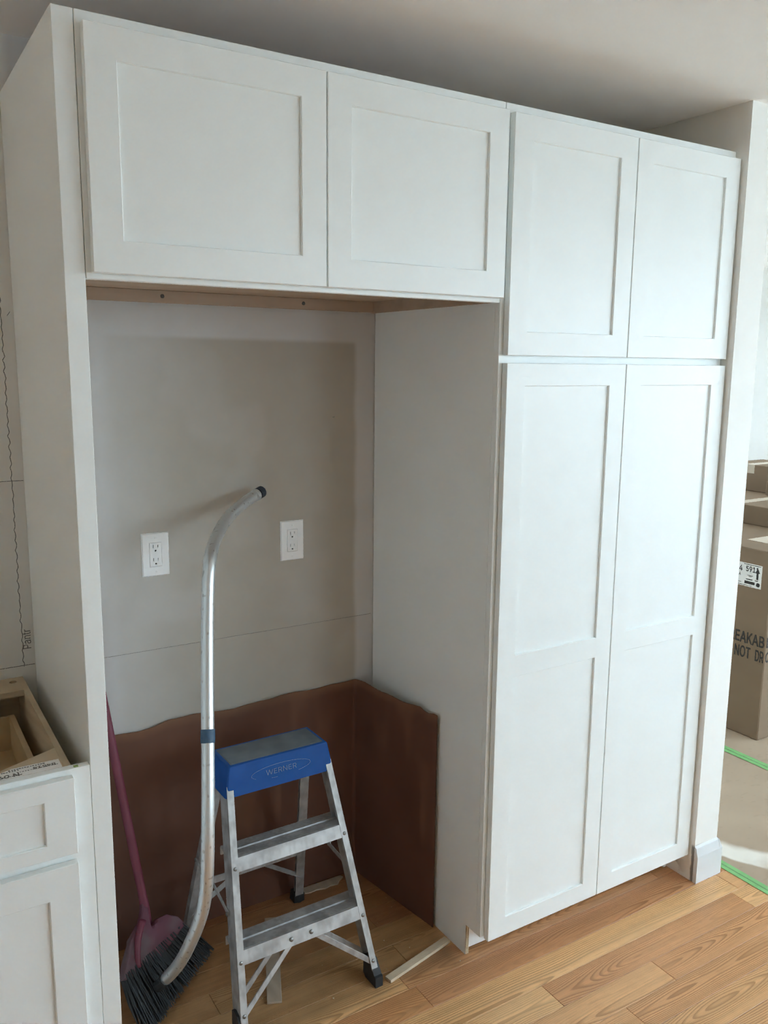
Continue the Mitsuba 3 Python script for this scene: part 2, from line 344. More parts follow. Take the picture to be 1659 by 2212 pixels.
door(c, 'door', 0.0482, 0.5340, 1.8447, 2.2762, UO)
door(c, 'door', 0.5366, 1.0224, 1.8447, 2.2762, UO)

# ------------------------------------------------------------------ pantry cabinet
c = 'pantry_cabinet'
tag(c, 'tall white four-door pantry cabinet standing on the oak floor beside the wall end', 'cabinet')
a, b = XM + 0.0005, XR
TL = 0.0125
def side_poly(x0, x1):
    P = Polygon([(0.019, ZK), (TK, ZK), (TK, 0.0), (D - 0.004, 0.0), (D - 0.004, HT), (0.019, HT)])
    m = trimesh.creation.extrude_polygon(P, x1 - x0, engine='earcut')
    m.apply_transform(np.array([[0, 0, 1, x0], [1, 0, 0, 0], [0, 1, 0, 0], [0, 0, 0, 1.0]])); m.fix_normals(); return m
add(c + '__side_panel', side_poly(a, a + TL), 'm_paint_side')
add(c + '__side_panel', side_poly(b - TL, b), 'm_paint_side')
ff = rb(a - 0.0002, b, 0.0, 0.019, ZK, HT, 0.001)
for (p, q) in ((ZK + 0.045, 1.6785), (1.7165, HT - 0.05)): ff -= bx(a + 0.04, b - 0.04, -0.1, 0.1, p, q)
add(c + '__face_frame', tm(ff), 'm_paint')
add(c + '__body', tm(union(bx(a + TL, b - TL, 0.019, D - 0.01, ZK, ZK + 0.015), bx(a + TL, b - TL, 0.019, D - 0.01, HT - 0.03, HT - 0.014), bx(a + TL, b - TL, D - 0.012, D - 0.004, ZK, HT - 0.01), bx(a + TL, b - TL, 0.019, D - 0.012, 1.69, 1.705))), 'm_ply')
add(c + '__toe_kick', tm(bx(a + TL, b - TL, TK + 0.004, TK + 0.016, 0.015, ZK)), 'm_paint', label='white recessed toe board')
add(c + '__plywood_edge', tm(bx(a + 0.0005, a + TL - 0.0002, TK - 0.0006, TK + 0.002, 0.0, ZK - 0.0005)), 'm_ply_edge', label='raw plywood edge beside the toe space')
UP1, LO = [(1.7665, 2.2160)], [(0.1470, 0.8590), (0.9200, 1.6310)]
door(c, 'door', 1.0385, 1.4590, 1.7073, 2.2750, UP1, stile=0.0610)
door(c, 'door', 1.4612, 1.8822, 1.7073, 2.2750, UP1, stile=0.0610)
door(c, 'door', 1.0385, 1.4590, 0.0900, 1.6888, LO, stile=0.0610)
door(c, 'door', 1.4612, 1.8822, 0.0900, 1.6888, LO, stile=0.0610)

# ------------------------------------------------------------------ drawer base cabinet at the left, no worktop yet
c = 'base_cabinet'
tag(c, 'white base cabinet without a worktop, open on top, left of the tall end panel', 'cabinet')
BX0, BX1, BH = -0.62, -0.0008, 0.876
ff = rb(BX0, BX1, 0.0, 0.019, 0.1, BH, 0.001) - bx(BX0 + 0.04, BX1 - 0.05, -0.1, 0.1, 0.14, 0.675) - bx(BX0 + 0.04, BX1 - 0.05, -0.1, 0.1, 0.71, 0.845)
add(c + '__face_frame', tm(ff), 'm_paint')
SX = -0.034
add(c + '__side_panel', tm(bx(SX - 0.0125, SX, 0.019, D - 0.004, 0.0, BH)), 'm_ply', label='bare plywood side')
add(c + '__side_panel', tm(bx(BX0, BX0 + 0.0125, 0.019, D - 0.004, 0.0, BH)), 'm_ply', label='bare plywood side')
add(c + '__bottom_panel', tm(bx(BX0 + 0.0125, SX - 0.0125, 0.019, D - 0.004, 0.1, 0.115)), 'm_ply')
add(c + '__back_panel', tm(bx(BX0 + 0.0125, SX - 0.0125, D - 0.010, D - 0.004, 0.0, BH - 0.016)), 'm_ply')
add(c + '__toe_kick', tm(bx(BX0, BX1, 0.075, 0.09, 0.0, 0.1)), 'm_paint')
br = bx(BX0 + 0.0125, SX - 0.0125, D - 0.105, D - 0.004, BH - 0.0155, BH - 0.0005)
br -= m3.Manifold.cylinder(0.1, 0.009, 0.009, 20).translate([-0.062, D - 0.035, BH - 0.05])
add(c + '__back_rail', tm(br), 'm_ply', label='plywood rail across the back with a hole')
tri = m3.Manifold.extrude(m3.CrossSection([[(SX - 0.0125, 0.019), (SX - 0.0125, 0.118), (-0.250, 0.019)]], m3.FillRule.NonZero), 0.012).translate([0, 0, BH - 0.0125])
cb = add(c + '__corner_brace', tm(tri), 'm_ply', label='triangular plywood corner brace carrying a printed label')
lab = m3.Manifold.extrude(m3.CrossSection([[(-0.050, 0.0195), (-0.050, 0.060), (-0.140, 0.060), (-0.222, 0.026), (-0.222, 0.0195)]], m3.FillRule.NonZero), 0.0004).translate([0, 0, BH - 0.0005])
lb = add(cb + '__paper_label', tm(lab), 'm_label', label='white paper label read from the far side')
zt = BH + 0.00005
tx = [text('B4514', 0.010, (-0.058, 0.046, zt), (-1, 0, 0), (0, -1, 0), 0.0003, True), text('N 0933', 0.013, (-0.128, 0.036, zt), (-1, 0, 0), (0, -1, 0), 0.0003, True)]
for (xx, yy, n, h) in ((-0.078, 0.0535, 14, 0.0035), (-0.055, 0.0375, 16, 0.0026), (-0.125, 0.0265, 18, 0.003), (-0.128, 0.0478, 8, 0.0035)):
    for i in range(n):
        w = rng.uniform(0.002, 0.0042)
        tx.append(tm(bx(xx - i * 0.005 - w, xx - i * 0.005, yy - h / 2, yy + h / 2, zt, zt + 0.0002)))
add(cb + '__label_print', cat(*tx), 'm_ink_grey', label='small printed lettering on the label')
# drawer box inside
dz0, dz1 = 0.715, 0.815
dw = union(bx(-0.085, -0.0725, 0.030, 0.50, dz0, dz1), bx(BX0 + 0.045, BX0 + 0.0575, 0.03, 0.50, dz0, dz1), bx(BX0 + 0.045, -0.0725, 0.488, 0.50, dz0, dz1), bx(BX0 + 0.045, -0.0725, 0.022, 0.034, dz0, dz1), bx(BX0 + 0.05, -0.08, 0.03, 0.495, dz0 + 0.008, dz0 + 0.014))
dr_ = c + '__drawer'
add(dr_ + '__drawer_box', tm(dw), 'm_drawer_wood', label='bare wooden drawer box')
f = rb(BX0 + 0.03, -0.036, -0.0210, -0.0022, 0.703, 0.8655, 0.0013) - opening(BX0 + 0.09, -0.0955, 0.7355, 0.826, -0.0210)
add(dr_ + '__drawer_front', tm(f), 'm_paint')
add(dr_ + '__panel', tm(bx(BX0 + 0.086, -0.0915, -0.0144, -0.008, 0.7315, 0.830)), 'm_paint')
door(c, 'door', BX0 + 0.03, -0.036, 0.112, 0.6815, [(0.172, 0.6130)], stile=0.0605)
add(c + '__green_mark', tm(bx(-0.031, -0.022, 0.003, 0.013, BH - 0.0002, BH + 0.0003)), 'm_green_mark', label='smear of green on the frame top')

# ------------------------------------------------------------------ outlets
def outlet(cx, cz, label):
    k = 'wall_outlet'; i = 0
    while k in labels: i += 1; k = f'wall_outlet_{i:03d}'
    tag(k, label, 'outlet', 'duplex outlets on the wall of the refrigerator opening')
    y1 = D
    pl = pts_hull([(cx + sx * w / 2, yy, cz + sz * h / 2) for sx in (-1, 1) for sz in (-1, 1) for (w, h, yy) in ((0.0760, 0.1210, y1 - 0.0002), (0.0760, 0.1210, y1 - 0.0028), (0.0705, 0.1155, y1 - 0.0062))])
    pl -= bx(cx - 0.0172, cx + 0.0172, y1 - 0.02, y1 + 0.02, cz - 0.0342, cz + 0.0342)
    add(k + '__plate', tm(pl), 'm_white_plastic')
    face = rb(cx - 0.0166, cx + 0.0166, y1 - 0.0072, y1 - 0.0002, cz - 0.0336, cz + 0.0336, 0.0008)
    slots = []
    for zc in (cz + 0.0185, cz - 0.0185):
        slots += [bx(cx - 0.0076, cx - 0.0052, y1 - 0.02, y1 - 0.003, zc + 0.000, zc + 0.0090), bx(cx + 0.0052, cx + 0.0074, y1 - 0.02, y1 - 0.003, zc + 0.001, zc + 0.0082),
                  m3.Manifold.cylinder(0.02, 0.0029, 0.0029, 16).rotate([90, 0, 0]).translate([cx, y1 - 0.003 + 0.0, zc - 0.0075])]
    add(k + '__receptacle', tm(face - union(*slots)), 'm_white_plastic')
    add(k + '__contact', tm(union(*[bx(cx - 0.009, cx + 0.009, y1 - 0.0034, y1 - 0.0026, zc - 0.0115, zc + 0.0105) for zc in (cz + 0.0185, cz - 0.0185)])), 'm_outlet_dark', label='dark inside of the slots')
    for s in (-1, 1):
        add(k + '__screw', dome((cx, y1 - 0.0060, cz + s * 0.0475), (0, -1, 0), 0.0034, 0.0012), 'm_white_plastic', 30)
outlet(0.3250, 1.1600, 'white duplex outlet on the back wall left of the bent metal tube')
outlet(0.7405, 1.1580, 'white duplex outlet on the back wall right of the bent metal tube')

# ------------------------------------------------------------------ red-brown paper sheet stood round the foot of the opening
yb_, xs_ = D - 0.006, XM - 0.0065
plan = [(0.030, yb_)] + [(x, yb_ + 0.0015 * math.sin(x * 17) * (x < 0.9)) for x in np.linspace(0.1, 0.948, 22)]
cA, cB = np.array((0.948, yb_)), np.array((0.9615, 0.5815))          # tight crease, then the flat wing leaning over to the pantry side
for g in (0.25, 0.5, 0.75, 1.0): plan.append(tuple((1 - g) ** 2 * cA + 2 * g * (1 - g) * np.array((0.9595, yb_)) + g * g * cB))
plan += [(0.9615 + (1.0165 - 0.9615) * g, 0.5815 + (0.211 - 0.5815) * g) for g in np.linspace(0.06, 1.0, 20)]
plan = np.array(plan); n = len(plan)
s = np.r_[0, np.cumsum(np.linalg.norm(np.diff(plan, axis=0), axis=1))]
def top(si, p):
    h = 0.657 + 0.020 * min(1, p[0] / 0.9) + 0.003 * math.sin(si * 21) + 0.002 * math.sin(si * 47)
    if 0.28 < si < 0.42: h += 0.006
    if p[1] < 0.57: h += 0.004 * (0.57 - p[1]) / 0.36
    if 0.235 < p[1] < 0.275: h -= 0.007
    return h
V, F, UVs = [], [], []
zs = np.r_[0.0, 0.1, 0.25, 0.4, 0.52, 0.60, 0.64, 0.985, 1.0]
for i, p in enumerate(plan):
    H = top(s[i], p); nd = unit(plan[min(i + 1, n - 1)] - plan[max(i - 1, 0)]); nr = np.array([nd[1], -nd[0]])
    for side_ in (0, 1):
        for j, zz in enumerate(np.linspace(0, 1, 9)):
            zt_ = H * zz + (0.001 if zz == 0 else 0)
            q = p + nr * (0.0016 * (side_ == 0)) + nr * (0.003 * math.sin(s[i] * 9 + zz * 2) * zz * (1 - zz) * 2)
            V.append([q[0], q[1], zt_]); UVs.append([s[i], H - zt_])
W9 = 18
for i in range(n - 1):
    for j in range(8):
        p, q = i * W9 + j, (i + 1) * W9 + j
        F += [[p, q, q + 1], [p, q + 1, p + 1]]
        p, q = p + 9, q + 9
        F += [[p, q + 1, q], [p, p + 1, q + 1]]
    p, q = i * W9 + 8, (i + 1) * W9 + 8; F += [[p, q, q + 9], [p, q + 9, p + 9]]
for e in (0, (n - 1) * W9):
    for j in range(8): F += [[e + j, e + j + 1, e + j + 10], [e + j, e + j + 10, e + j + 9]]
add('brown_paper_sheet', trimesh.Trimesh(np.array(V), np.array(F), process=False), 'm_red_paper', True, uv=np.array(UVs),
    label='reddish-brown sheet stood up round the foot of the refrigerator opening', category='paper sheet')

# ------------------------------------------------------------------ step ladder
LX, LY, LYAW = 0.5505, 0.0813, 0.0198
cy_, sy_ = math.cos(LYAW), math.sin(LYAW)
def LW(u, v, w): return np.array([LX + cy_ * u - sy_ * v, LY + sy_ * u + cy_ * v, w])
LM = frame_xf((LX, LY, 0), (cy_, sy_, 0), (-sy_, cy_, 0), (0, 0, 1))
def lad(m): m = m.copy() if isinstance(m, trimesh.Trimesh) else tm(m); m.apply_transform(LM); return m
HB = 0.649 - 0.0809
ou = lambda w: 0.2059 + (0.157 - 0.2059) * w / HB
fv = lambda w: 0.1833 * w / HB
def vleg(w): return 0.4548 + (0.300 - 0.4548) * w / HB      # rear legs
def uleg(w): return 0.199 + (0.146 - 0.199) * w / HB
L = 'step_ladder'
tag(L, 'small aluminium step ladder with two steps and a blue top, in the refrigerator opening', 'step ladder')
def channel(sgn, u_of, v_of, w0, w1, depth, fl, t=0.0028):
    """C-section upright: web on the outer side, flanges turned inward"""
    sec = [(0, 0), (fl, 0), (fl, t), (t, t), (t, depth - t), (fl * 0.8, depth - t), (fl * 0.8, depth), (0, depth)]
    V, F = [], []
    for w in (w0, w1):
        for (a, b) in sec: V.append((sgn * (u_of(w) - a), v_of(w) + b, w))
    k = len(sec)
    P = Polygon(sec); vt, ft = trimesh.creation.triangulate_polygon(P, engine='earcut')
    idx = [min(range(k), key=lambda i: (sec[i][0] - q[0]) ** 2 + (sec[i][1] - q[1]) ** 2) for q in vt]
    for f in ft: F += [[idx[f[0]], idx[f[1]], idx[f[2]]], [idx[f[0]] + k, idx[f[2]] + k, idx[f[1]] + k]]
    for i in range(k):
        j = (i + 1) % k; F += [[i, j, j + k], [i, j + k, i + k]]
    m = trimesh.Trimesh(np.array(V), np.array(F), process=False); m.fix_normals(); return m
for sg in (-1, 1):
    r = add(L + '__rail', lad(channel(sg, ou, fv, 0.006, HB + 0.03, 0.052, 0.0185)), 'm_aluminium')
    for w in (0.402, 0.186, 0.066):
        add(r + '__rivet', lad(dome((sg * (ou(w) - 0.0095), fv(w), w), (0, -1, 0.3), 0.0052, 0.0028)), 'm_rivet', 30)
    g = add(L + '__rear_leg', lad(channel(sg, uleg, lambda w: vleg(w) - 0.0, 0.012, HB + 0.03, 0.021, 0.028, 0.0022)), 'm_aluminium')
    # rubber boots
    prof = [(-0.003, 0.0), (-0.003, 0.030), (0.004, 0.032), (0.030, 0.066), (0.052, 0.070), (0.062, 0.064), (0.062, 0.010), (0.050, 0.0)]
    P = []
    o0 = ou(0.03)
    m = trimesh.creation.extrude_polygon(Polygon(prof), 0.0235, engine='earcut')
    m.apply_transform(np.array([[0, 0, 1, 0], [1, 0, 0, 0], [0, 1, 0, 0], [0, 0, 0, 1.0]]))
    m.vertices[:, 0] = sg * (o0 + 0.003 - m.vertices[:, 0] + 0.001); m.fix_normals()
    add(L + '__foot', lad(m), 'm_rubber', label='black rubber foot')
    o1 = uleg(0.02)
    rf = pts_hull([(sg * (o1 + 0.004 - du), vleg(0.0) + dv, w) for (du, dv, w) in [(0, -0.006, 0), (0.036, -0.006, 0), (0.036, 0.026, 0), (0, 0.026, 0), (0, -0.005, 0.024), (0.035, -0.005, 0.024), (0.035, 0.022, 0.034), (0, 0.022, 0.034), (0.018, -0.011, 0.0), (0.018, -0.009, 0.02)]])
    add(L + '__foot', lad(rf), 'm_rubber', label='black rubber foot')
    # lower braces, front and rear of the bottom step
    for dv in (0.004, 0.052):
        add(L + '__brace', lad(bar((sg * 0.030, fv(0.187) + dv + 0.004, 0.187), (sg * (ou(0.062) - 0.012), fv(0.062) + dv + 0.003, 0.062), 0.015, 0.004, (sg * 1.0, 0, 0.8))), 'm_aluminium')
    # folding spreader between front rail and rear leg
    a_, b_ = np.array((sg * (ou(0.29) + 0.003), fv(0.29) + 0.035, 0.285)), np.array((sg * (uleg(0.30) + 0.002), vleg(0.30) + 0.008, 0.300))
    mid = (a_ + b_) / 2 + np.array([0, 0, 0.012])
    sp = add(L + '__spreader', lad(cat(bar(a_, mid, 0.014, 0.003, (0, 0, 1)), bar(mid + np.array([sg * 0.003, -0.012, 0]), b_ + np.array([sg * 0.003, 0, 0]), 0.014, 0.003, (0, 0, 1)))), 'm_aluminium')
    for q in (a_, b_): add(sp + '__rivet', lad(dome(q + np.array([sg * 0.004, 0, 0]), (sg, 0, 0), 0.006, 0.003)), 'm_rivet', 30)
    # rear diagonal
    add(L + '__brace', lad(bar((sg * (uleg(0.095) - 0.004), vleg(0.095) + 0.004, 0.095), (sg * 0.045, vleg(0.20) + 0.004, 0.200), 0.014, 0.004, (sg * -1.0, 0, 1))), 'm_aluminium')
add(L + '__rear_bar', lad(bar((-(uleg(0.2) - 0.003), vleg(0.2) + 0.003, 0.205), (uleg(0.2) - 0.003, vleg(0.2) + 0.003, 0.205), 0.022, 0.004, (0, 0, 1))), 'm_aluminium')
def step(z, sh=0.034, dep=0.078):
    o = ou(z - 0.02) - 0.0035; y0 = fv(z) + 0.001
    sl = 0.1833 / HB
    parts = [pts_hull([(sx * o, y0 - sl * d * 1.0 + t, z - d) for sx in (-1, 1) for d in (0, sh) for t in (0, 0.0028)]),
             bx(-o, o, y0, y0 + dep, z - 0.0075, z - 0.0050),
             bx(-o, o, y0 + dep - 0.0028, y0 + dep, z - 0.026, z - 0.004)]
    for (p, q) in ((0.0052, 0.0330), (0.0430, dep)):
        parts.append(pts_hull([(sx * o, y0 + p + dd * k1, z - dd2) for sx in (-1, 1) for (dd, dd2) in ((0.0, 0.0055), (0.0015, 0.0010)) for k1 in (1,)] + [(sx * o, y0 + q - dd, z - dd2) for sx in (-1, 1) for (dd, dd2) in ((0.0, 0.0055), (0.0015, 0.0010))]))
    return union(*parts)
st = add(L + '__step', lad(step(0.4262)), 'm_aluminium')
st = add(L + '__step', lad(step(0.2120)), 'm_aluminium')
for uu in (-0.037, 0.022):
    add(st + '__bolt', lad(dome((uu, fv(0.195) - 0.0005, 0.195), (0, -1, 0.3), 0.0058, 0.0032)), 'm_rivet', 30)
# blue top
ct, cb_, v0t, v0b, v1t, v1b = 0.1467, 0.1605, 0.1969, 0.1870, 0.318, 0.336
def frust(dx=0.0, zt=0.649, zb=HB - 0.0, r=0.006):
    P = []
    for (hw, va, vb, z) in ((ct - dx, v0t + dx, v1t - dx, zt), (cb_ - dx, v0b + dx, v1b - dx, zb)):
        for sx in (-1, 1):
            for (vv, sv) in ((va, 1), (vb, -1)):
                for g in np.linspace(0, 90, 4):
                    cg, sg2 = r * (1 - math.cos(math.radians(g))), r * (1 - math.sin(math.radians(g)))
                    P.append((sx * (hw - cg), vv + sv * sg2, z - (r * 0.5 if z == zt else 0)))
    for sx in (-1, 1):
        for (vv, sv) in ((v0t + dx, 1), (v1t - dx, -1)): P.append((sx * (ct - dx - r * .7), vv + sv * r * .7, zt))
    return pts_hull(P)
shell = frust() - frust(0.004, 0.640, HB - 0.02)
top_ = add(L + '__top_cap', lad(shell), 'm_blue', 40, label='blue moulded top with worn raised lettering')
pad = [rb(-ct + 0.010, ct - 0.010, v0t + 0.010, v1t - 0.010, 0.6465, 0.6496, 0.0006)]
nr_ = 17
for i in range(nr_):
    vv = v0t + 0.014 + i * (v1t - v0t - 0.028) / (nr_ - 1)
    pad.append(rb(-ct + 0.013, ct - 0.013, vv - 0.0017, vv + 0.0017, 0.649, 0.6506, 0.0005))
add(top_ + '__tread_pad', lad(union(*pad)), 'm_tread_pad', label='dusty grey-blue ribbed tread')
nrm = unit(np.cross((1, 0, 0), (0, v0b - v0t, HB - 0.649))) ; nrm = nrm if nrm[1] < 0 else -nrm
upv = unit((0, v0t - v0b, 0.649 - HB)); mc = np.array((0.002, (v0t + v0b) / 2, (0.649 + HB) / 2)) + nrm * 0.0001
tw = text('WERNER', 0.0135, mc, (1, 0, 0), upv, 0.0009, False, 1.18, True)
oval = Point(0, 0).buffer(1, 24); oval = affinity.scale(oval, 0.088, 0.0185).difference(affinity.scale(oval, 0.0865, 0.0172))
for cut in ((-0.012, 0.05), (-0.075, -0.03)): oval = oval.difference(Polygon([(cut[0], -1), (cut[1], -1), (cut[1], 0), (cut[0], 0)])) 
ov = cat(*[trimesh.creation.extrude_polygon(gm, 0.0006, engine='earcut') for gm in getattr(oval, 'geoms', [oval])])
ov.apply_transform(frame_xf(mc, (1, 0, 0), upv, nrm))
add(top_ + '__raised_lettering', lad(cat(tw, ov)), 'm_blue_worn', label='worn raised lettering inside an oval')

# ------------------------------------------------------------------ bent metal tube leaning on the wall
TP = np.array([[0.6072, 0.5440, 1.3145], [0.5417, 0.5066, 1.2927], [0.4804, 0.4557, 1.267], [0.4218, 0.3788, 1.2382], [0.3706, 0.294, 1.1939], [0.352, 0.2632, 1.1032], [0.3089, 0.1683, 0.7995], [0.273, 0.0915, 0.5378],
               [0.2673, 0.0969, 0.4396], [0.26, 0.1211, 0.3605], [0.2478, 0.1597, 0.2784], [0.2339, 0.2106, 0.1929], [0.2111, 0.2586, 0.125]])
c = 'metal_tube'
tag(c, 'long bent shiny metal tube with a blue tape band, leaning beside the step ladder', 'tube')
path = spline(TP, 140)
add(c + '__tube', tube(path, 0.0160, 28), 'm_tube', True)
d0 = unit(path[0] - path[3])
add(c + '__collar', tube([path[0] - d0 * 0.012, path[0] - d0 * 0.0118, path[0] - d0 * 0.0005, path[0]], [0.0161, 0.0171, 0.0171, 0.0161], 28), 'm_tube', 30)
add(c + '__end_plug', tube([path[0] - d0 * 0.004, path[0] + d0 * 0.004, path[0] + d0 * 0.0045, path[0] + d0 * 0.022, path[0] + d0 * 0.0245], [0.0135, 0.0135, 0.0168, 0.0164, 0.0145], 28), 'm_plug', 40, label='dark blue plug in the upper end')
i0 = int(np.argmin(np.abs(path[:, 2] - 0.800)))
zc = path[i0]; dt = unit(path[i0 - 2] - path[i0 + 2])
add(c + '__tape_band', tube([zc + dt * q for q in (-0.0165, -0.016, -0.004, 0.004, 0.0150, 0.0155)], [0.0160, 0.0172, 0.0176, 0.0172, 0.0174, 0.0160], 28), 'm_blue_tape', 40, label='band of blue tape')
d1 = unit(path[-1] - path[-4])
e1 = path[-1]
add(c + '__end_fitting', tube([e1 - d1 * 0.005, e1 + d1 * 0.001, e1 + d1 * 0.0012, e1 + d1 * 0.045, e1 + d1 * 0.050], [0.0140, 0.0140, 0.0152, 0.0140, 0.010], 24), 'm_rubber', 40, label='black fitting at the lower end')

# ------------------------------------------------------------------ broom
c = 'broom'
tag(c, 'pink broom with dark dusty bristles, standing behind the tall end panel', 'broom')
hm, e_ = np.array([0.218, 0.390, 0.120]), unit((0.202, 0.119, 0.0))
tips = np.array([0.285, 0.340, 0.0])
nB = unit(np.cross(e_, tips - hm)); nB = nB if nB[1] < 0 else -nB
def onplane(px, py, off=0.0):
    d = ray(px, py); t = np.dot(hm + nB * off - CAM, nB) / np.dot(d, nB); return CAM + d * t
gB = np.cross(nB, e_)
gB = gB if gB[2] > 0 else -gB
def loc(P): q = P - hm; return np.array([q @ e_, q @ gB])
outl = [(305, 1946), (317, 1946), (318, 1985), (322, 2004), (330, 2000), (337, 1986), (357, 1977), (380, 1983), (394, 1998), (372, 2030), (341, 2072), (296, 2111), (262, 2119), (264, 2103), (278, 2035), (299, 1995), (304, 1970)]
pl2 = Polygon([loc(onplane(*q)) for q in outl]).buffer(0.003).buffer(-0.002)
hood = m3.Manifold.extrude(m3.CrossSection([list(pl2.exterior.coords)[:-1]], m3.FillRule.NonZero), 0.020)
hood = hood.refine_to_length(0.008)
hd = tm(hood); hd.apply_translation([0, 0, -0.010])
hd.vertices[:, 2] *= np.clip(1.25 - 2.2 * np.maximum(hd.vertices[:, 1] - 0.03, 0) / 0.25, 0.7, 1.25)
# ridges: the neck stands proud, the lobe is scooped
hd = trimesh.smoothing.filter_taubin(trimesh.Trimesh(hd.vertices, hd.faces, process=True), iterations=6)
hd.apply_transform(frame_xf(hm, e_, gB, np.cross(e_, gB)))
hd.fix_normals()
add(c + '__hood', hd, 'm_pink_dusty', True)
n0 = onplane(311, 1950); d = ray(232, 1560); tt = (0.545 - CAM[1]) / d[1]; n1 = CAM + d * tt
dh = unit(n1 - n0)
Lh = (0.582 - n0[1]) / dh[1]
hp = [n0 - dh * 0.10, n0, n0 + dh * 0.03, n0 + dh * 0.08, n0 + dh * (Lh - 0.05), n0 + dh * (Lh - 0.005), n0 + dh * Lh]
add(c + '__handle', tube(hp, [0.010, 0.0125, 0.0110, 0.0118, 0.0118, 0.0118, 0.006], 18), 'm_pink', 40, label='pink handle')
rib = [onplane(308, 1990, 0.012), onplane(300, 2020, 0.016), onplane(297, 2060, 0.015), onplane(300, 2090, 0.012)]
add(c + '__rib', tube(spline(rib, 16), np.linspace(0.010, 0.007, 16), 10), 'm_pink', True)
# bristles: tufts of thin tapering filaments
Bs = []
hA, hBp = onplane(266, 2112), onplane(392, 2000)
tA, tB = np.array([0.150, 0.232, 0.003]), np.array([0.396, 0.455, 0.003])
for i in range(34):
    for j in range(5):
        for kk in range(3):
            f_ = (i + rng.uniform(0.1, 0.9)) / 34; o = (j - 2) * 0.005
            a = hA + (hBp - hA) * f_ + nB * (o + rng.normal(0, 0.001)) + gB * 0.006
            b = tA + (tB - tA) * np.clip(f_ + rng.normal(0, 0.012), 0, 1) + nB * (o * 2.4 + rng.normal(0, 0.004)) + np.array([0, 0, abs(rng.normal(0, 0.008))])
            b[2] = max(b[2], 0.002)
            mth = (a + b) / 2 - nB * 0.0 + rng.normal(0, 0.003, 3)
            Bs.append(tube([a, mth, b], [0.0026, 0.0023, 0.0012], 4))
add(c + '__bristles', cat(*Bs), 'm_bristle', True, label='dark grey dusty bristles', kind='stuff')

# ------------------------------------------------------------------ scraps on the floor
def lath(P0, P1, w, t, m, key, label, cat_='wood strip', z=0.0):
    mm = bar((P0[0], P0[1], z + t / 2 + 0.0003), (P1[0], P1[1], z + t / 2 + 0.0003), w, t, (-(P1[1] - P0[1]), P1[0] - P0[0], 0), 0.001)
    add(key, mm, m, label=label, category=cat_)
lath((0.778, 0.088), (1.018, 0.140), 0.024, 0.009, 'm_pale_wood', 'wood_strip', 'pale wooden strip on the floor between the ladder foot and the pantry cabinet')
lath((0.474, 0.172), (0.612, 0.500), 0.040, 0.006, 'm_dusty_wood', 'wood_strip', 'dusty flat wooden lath lying on the floor under the step ladder')
tn = [(0.755, 0.586)] + [(x, 0.586) for x in (0.8, 0.85, 0.9)] + [(0.905, 0.574), (0.885, 0.562), (0.872, 0.549), (0.845, 0.553), (0.825, 0.548), (0.80, 0.556), (0.775, 0.553), (0.757, 0.558)]
m = trimesh.creation.extrude_polygon(Polygon(tn), 0.004, engine='earcut'); m.apply_translation([0, 0, 0.0003])
add('torn_board_strip', m, 'm_dusty_wood', label='torn light brown strip lying against the foot of the reddish-brown sheet', category='scrap')
cr = []
for i in range(26):
    p = (rng.uniform(0.40, 1.0), rng.uniform(-0.02, 0.5))
    if LineString([(0.474, 0.172), (0.612, 0.500)]).distance(Point(p)) < 0.03 or LineString([(0.778, 0.088), (1.018, 0.140)]).distance(Point(p)) < 0.02: continue
    r = rng.uniform(0.001, 0.0028)
    ic = trimesh.creation.icosphere(0, r); ic.apply_scale([1, rng.uniform(.5, 1), .6]); ic.apply_translation([*p, r * 0.6]); cr.append(ic)
add('debris', cat(*cr), 'm_pale_wood', label='small pale crumbs of debris scattered over the floor of the refrigerator opening', category='debris', kind='stuff')

# ------------------------------------------------------------------ next room: floor paper, tape, boxes
def sheet(key, x0, x1, y0, y1, z, m, **kw):
    mm = tm(bx(x0, x1, y0, y1, z - 0.0008, z)); uv = np.c_[mm.vertices[:, 0] - (x0 + x1) / 2, mm.vertices[:, 1]]
    add(key, mm, m, uv=uv, **kw)
sheet('floor_paper', 2.058, 2.862, -2.6, 3.1, 0.0012, 'm_kraft', label='brown protective paper on the floor between the two green tape lines', category='floor paper')
sheet('floor_paper', 2.85, 5.5, -2.6, 3.1, 0.0024, 'm_kraft', label='brown protective paper on the floor under the cardboard boxes', category='floor paper')
sheet('green_tape', 2.040, 2.080, -2.6, 3.1, 0.0020, 'm_green_tape', label='green tape line where the brown paper meets the oak floor', category='tape')
sheet('green_tape', 2.818, 2.868, -2.6, 3.1, 0.0034, 'm_green_tape', label='green tape line farther off, just before the large cardboard box', category='tape')

# large carton
BXx, BYy, BZ = 3.036, 0.520, 0.882
c = 'cardboard_box'
tag(c, 'large cardboard box with black warning print standing on the floor, lowest of the stack', 'box', None)
add(c + '__carton', tm(rb(BXx, 4.45, BYy, 1.62, 0.003, BZ, 0.004)), 'm_cardboard')
lp = add(c + '__paper_label', tm(bx(BXx - 0.0006, BXx + 0.001, 0.568, 0.745, 0.705, 0.812)), 'm_label', label='white shipping label with number and arrow')
def onbox(s, h, yy, zz, bold=True, sq=0.8, d=0.0006): return text(s, h, (BXx - 0.0008, yy, zz), (0, -1, 0), (0, 0, 1), d, bold, sq)
pr = [onbox('5911', 0.024, 0.651, 0.775), onbox('4', 0.026, 0.685, 0.772), onbox('A', 0.012, 0.683, 0.751)]
ar = Polygon([(-0.012, 0.018), (0, 0.040), (0.012, 0.018), (0.005, 0.018), (0.005, -0.012), (-0.005, -0.012), (-0.005, 0.018)])
am = trimesh.creation.extrude_polygon(ar, 0.0006, engine='earcut'); am.apply_transform(frame_xf((BXx - 0.0008, 0.589, 0.757), (0, -1, 0), (0, 0, 1), (-1, 0, 0))); pr.append(am)
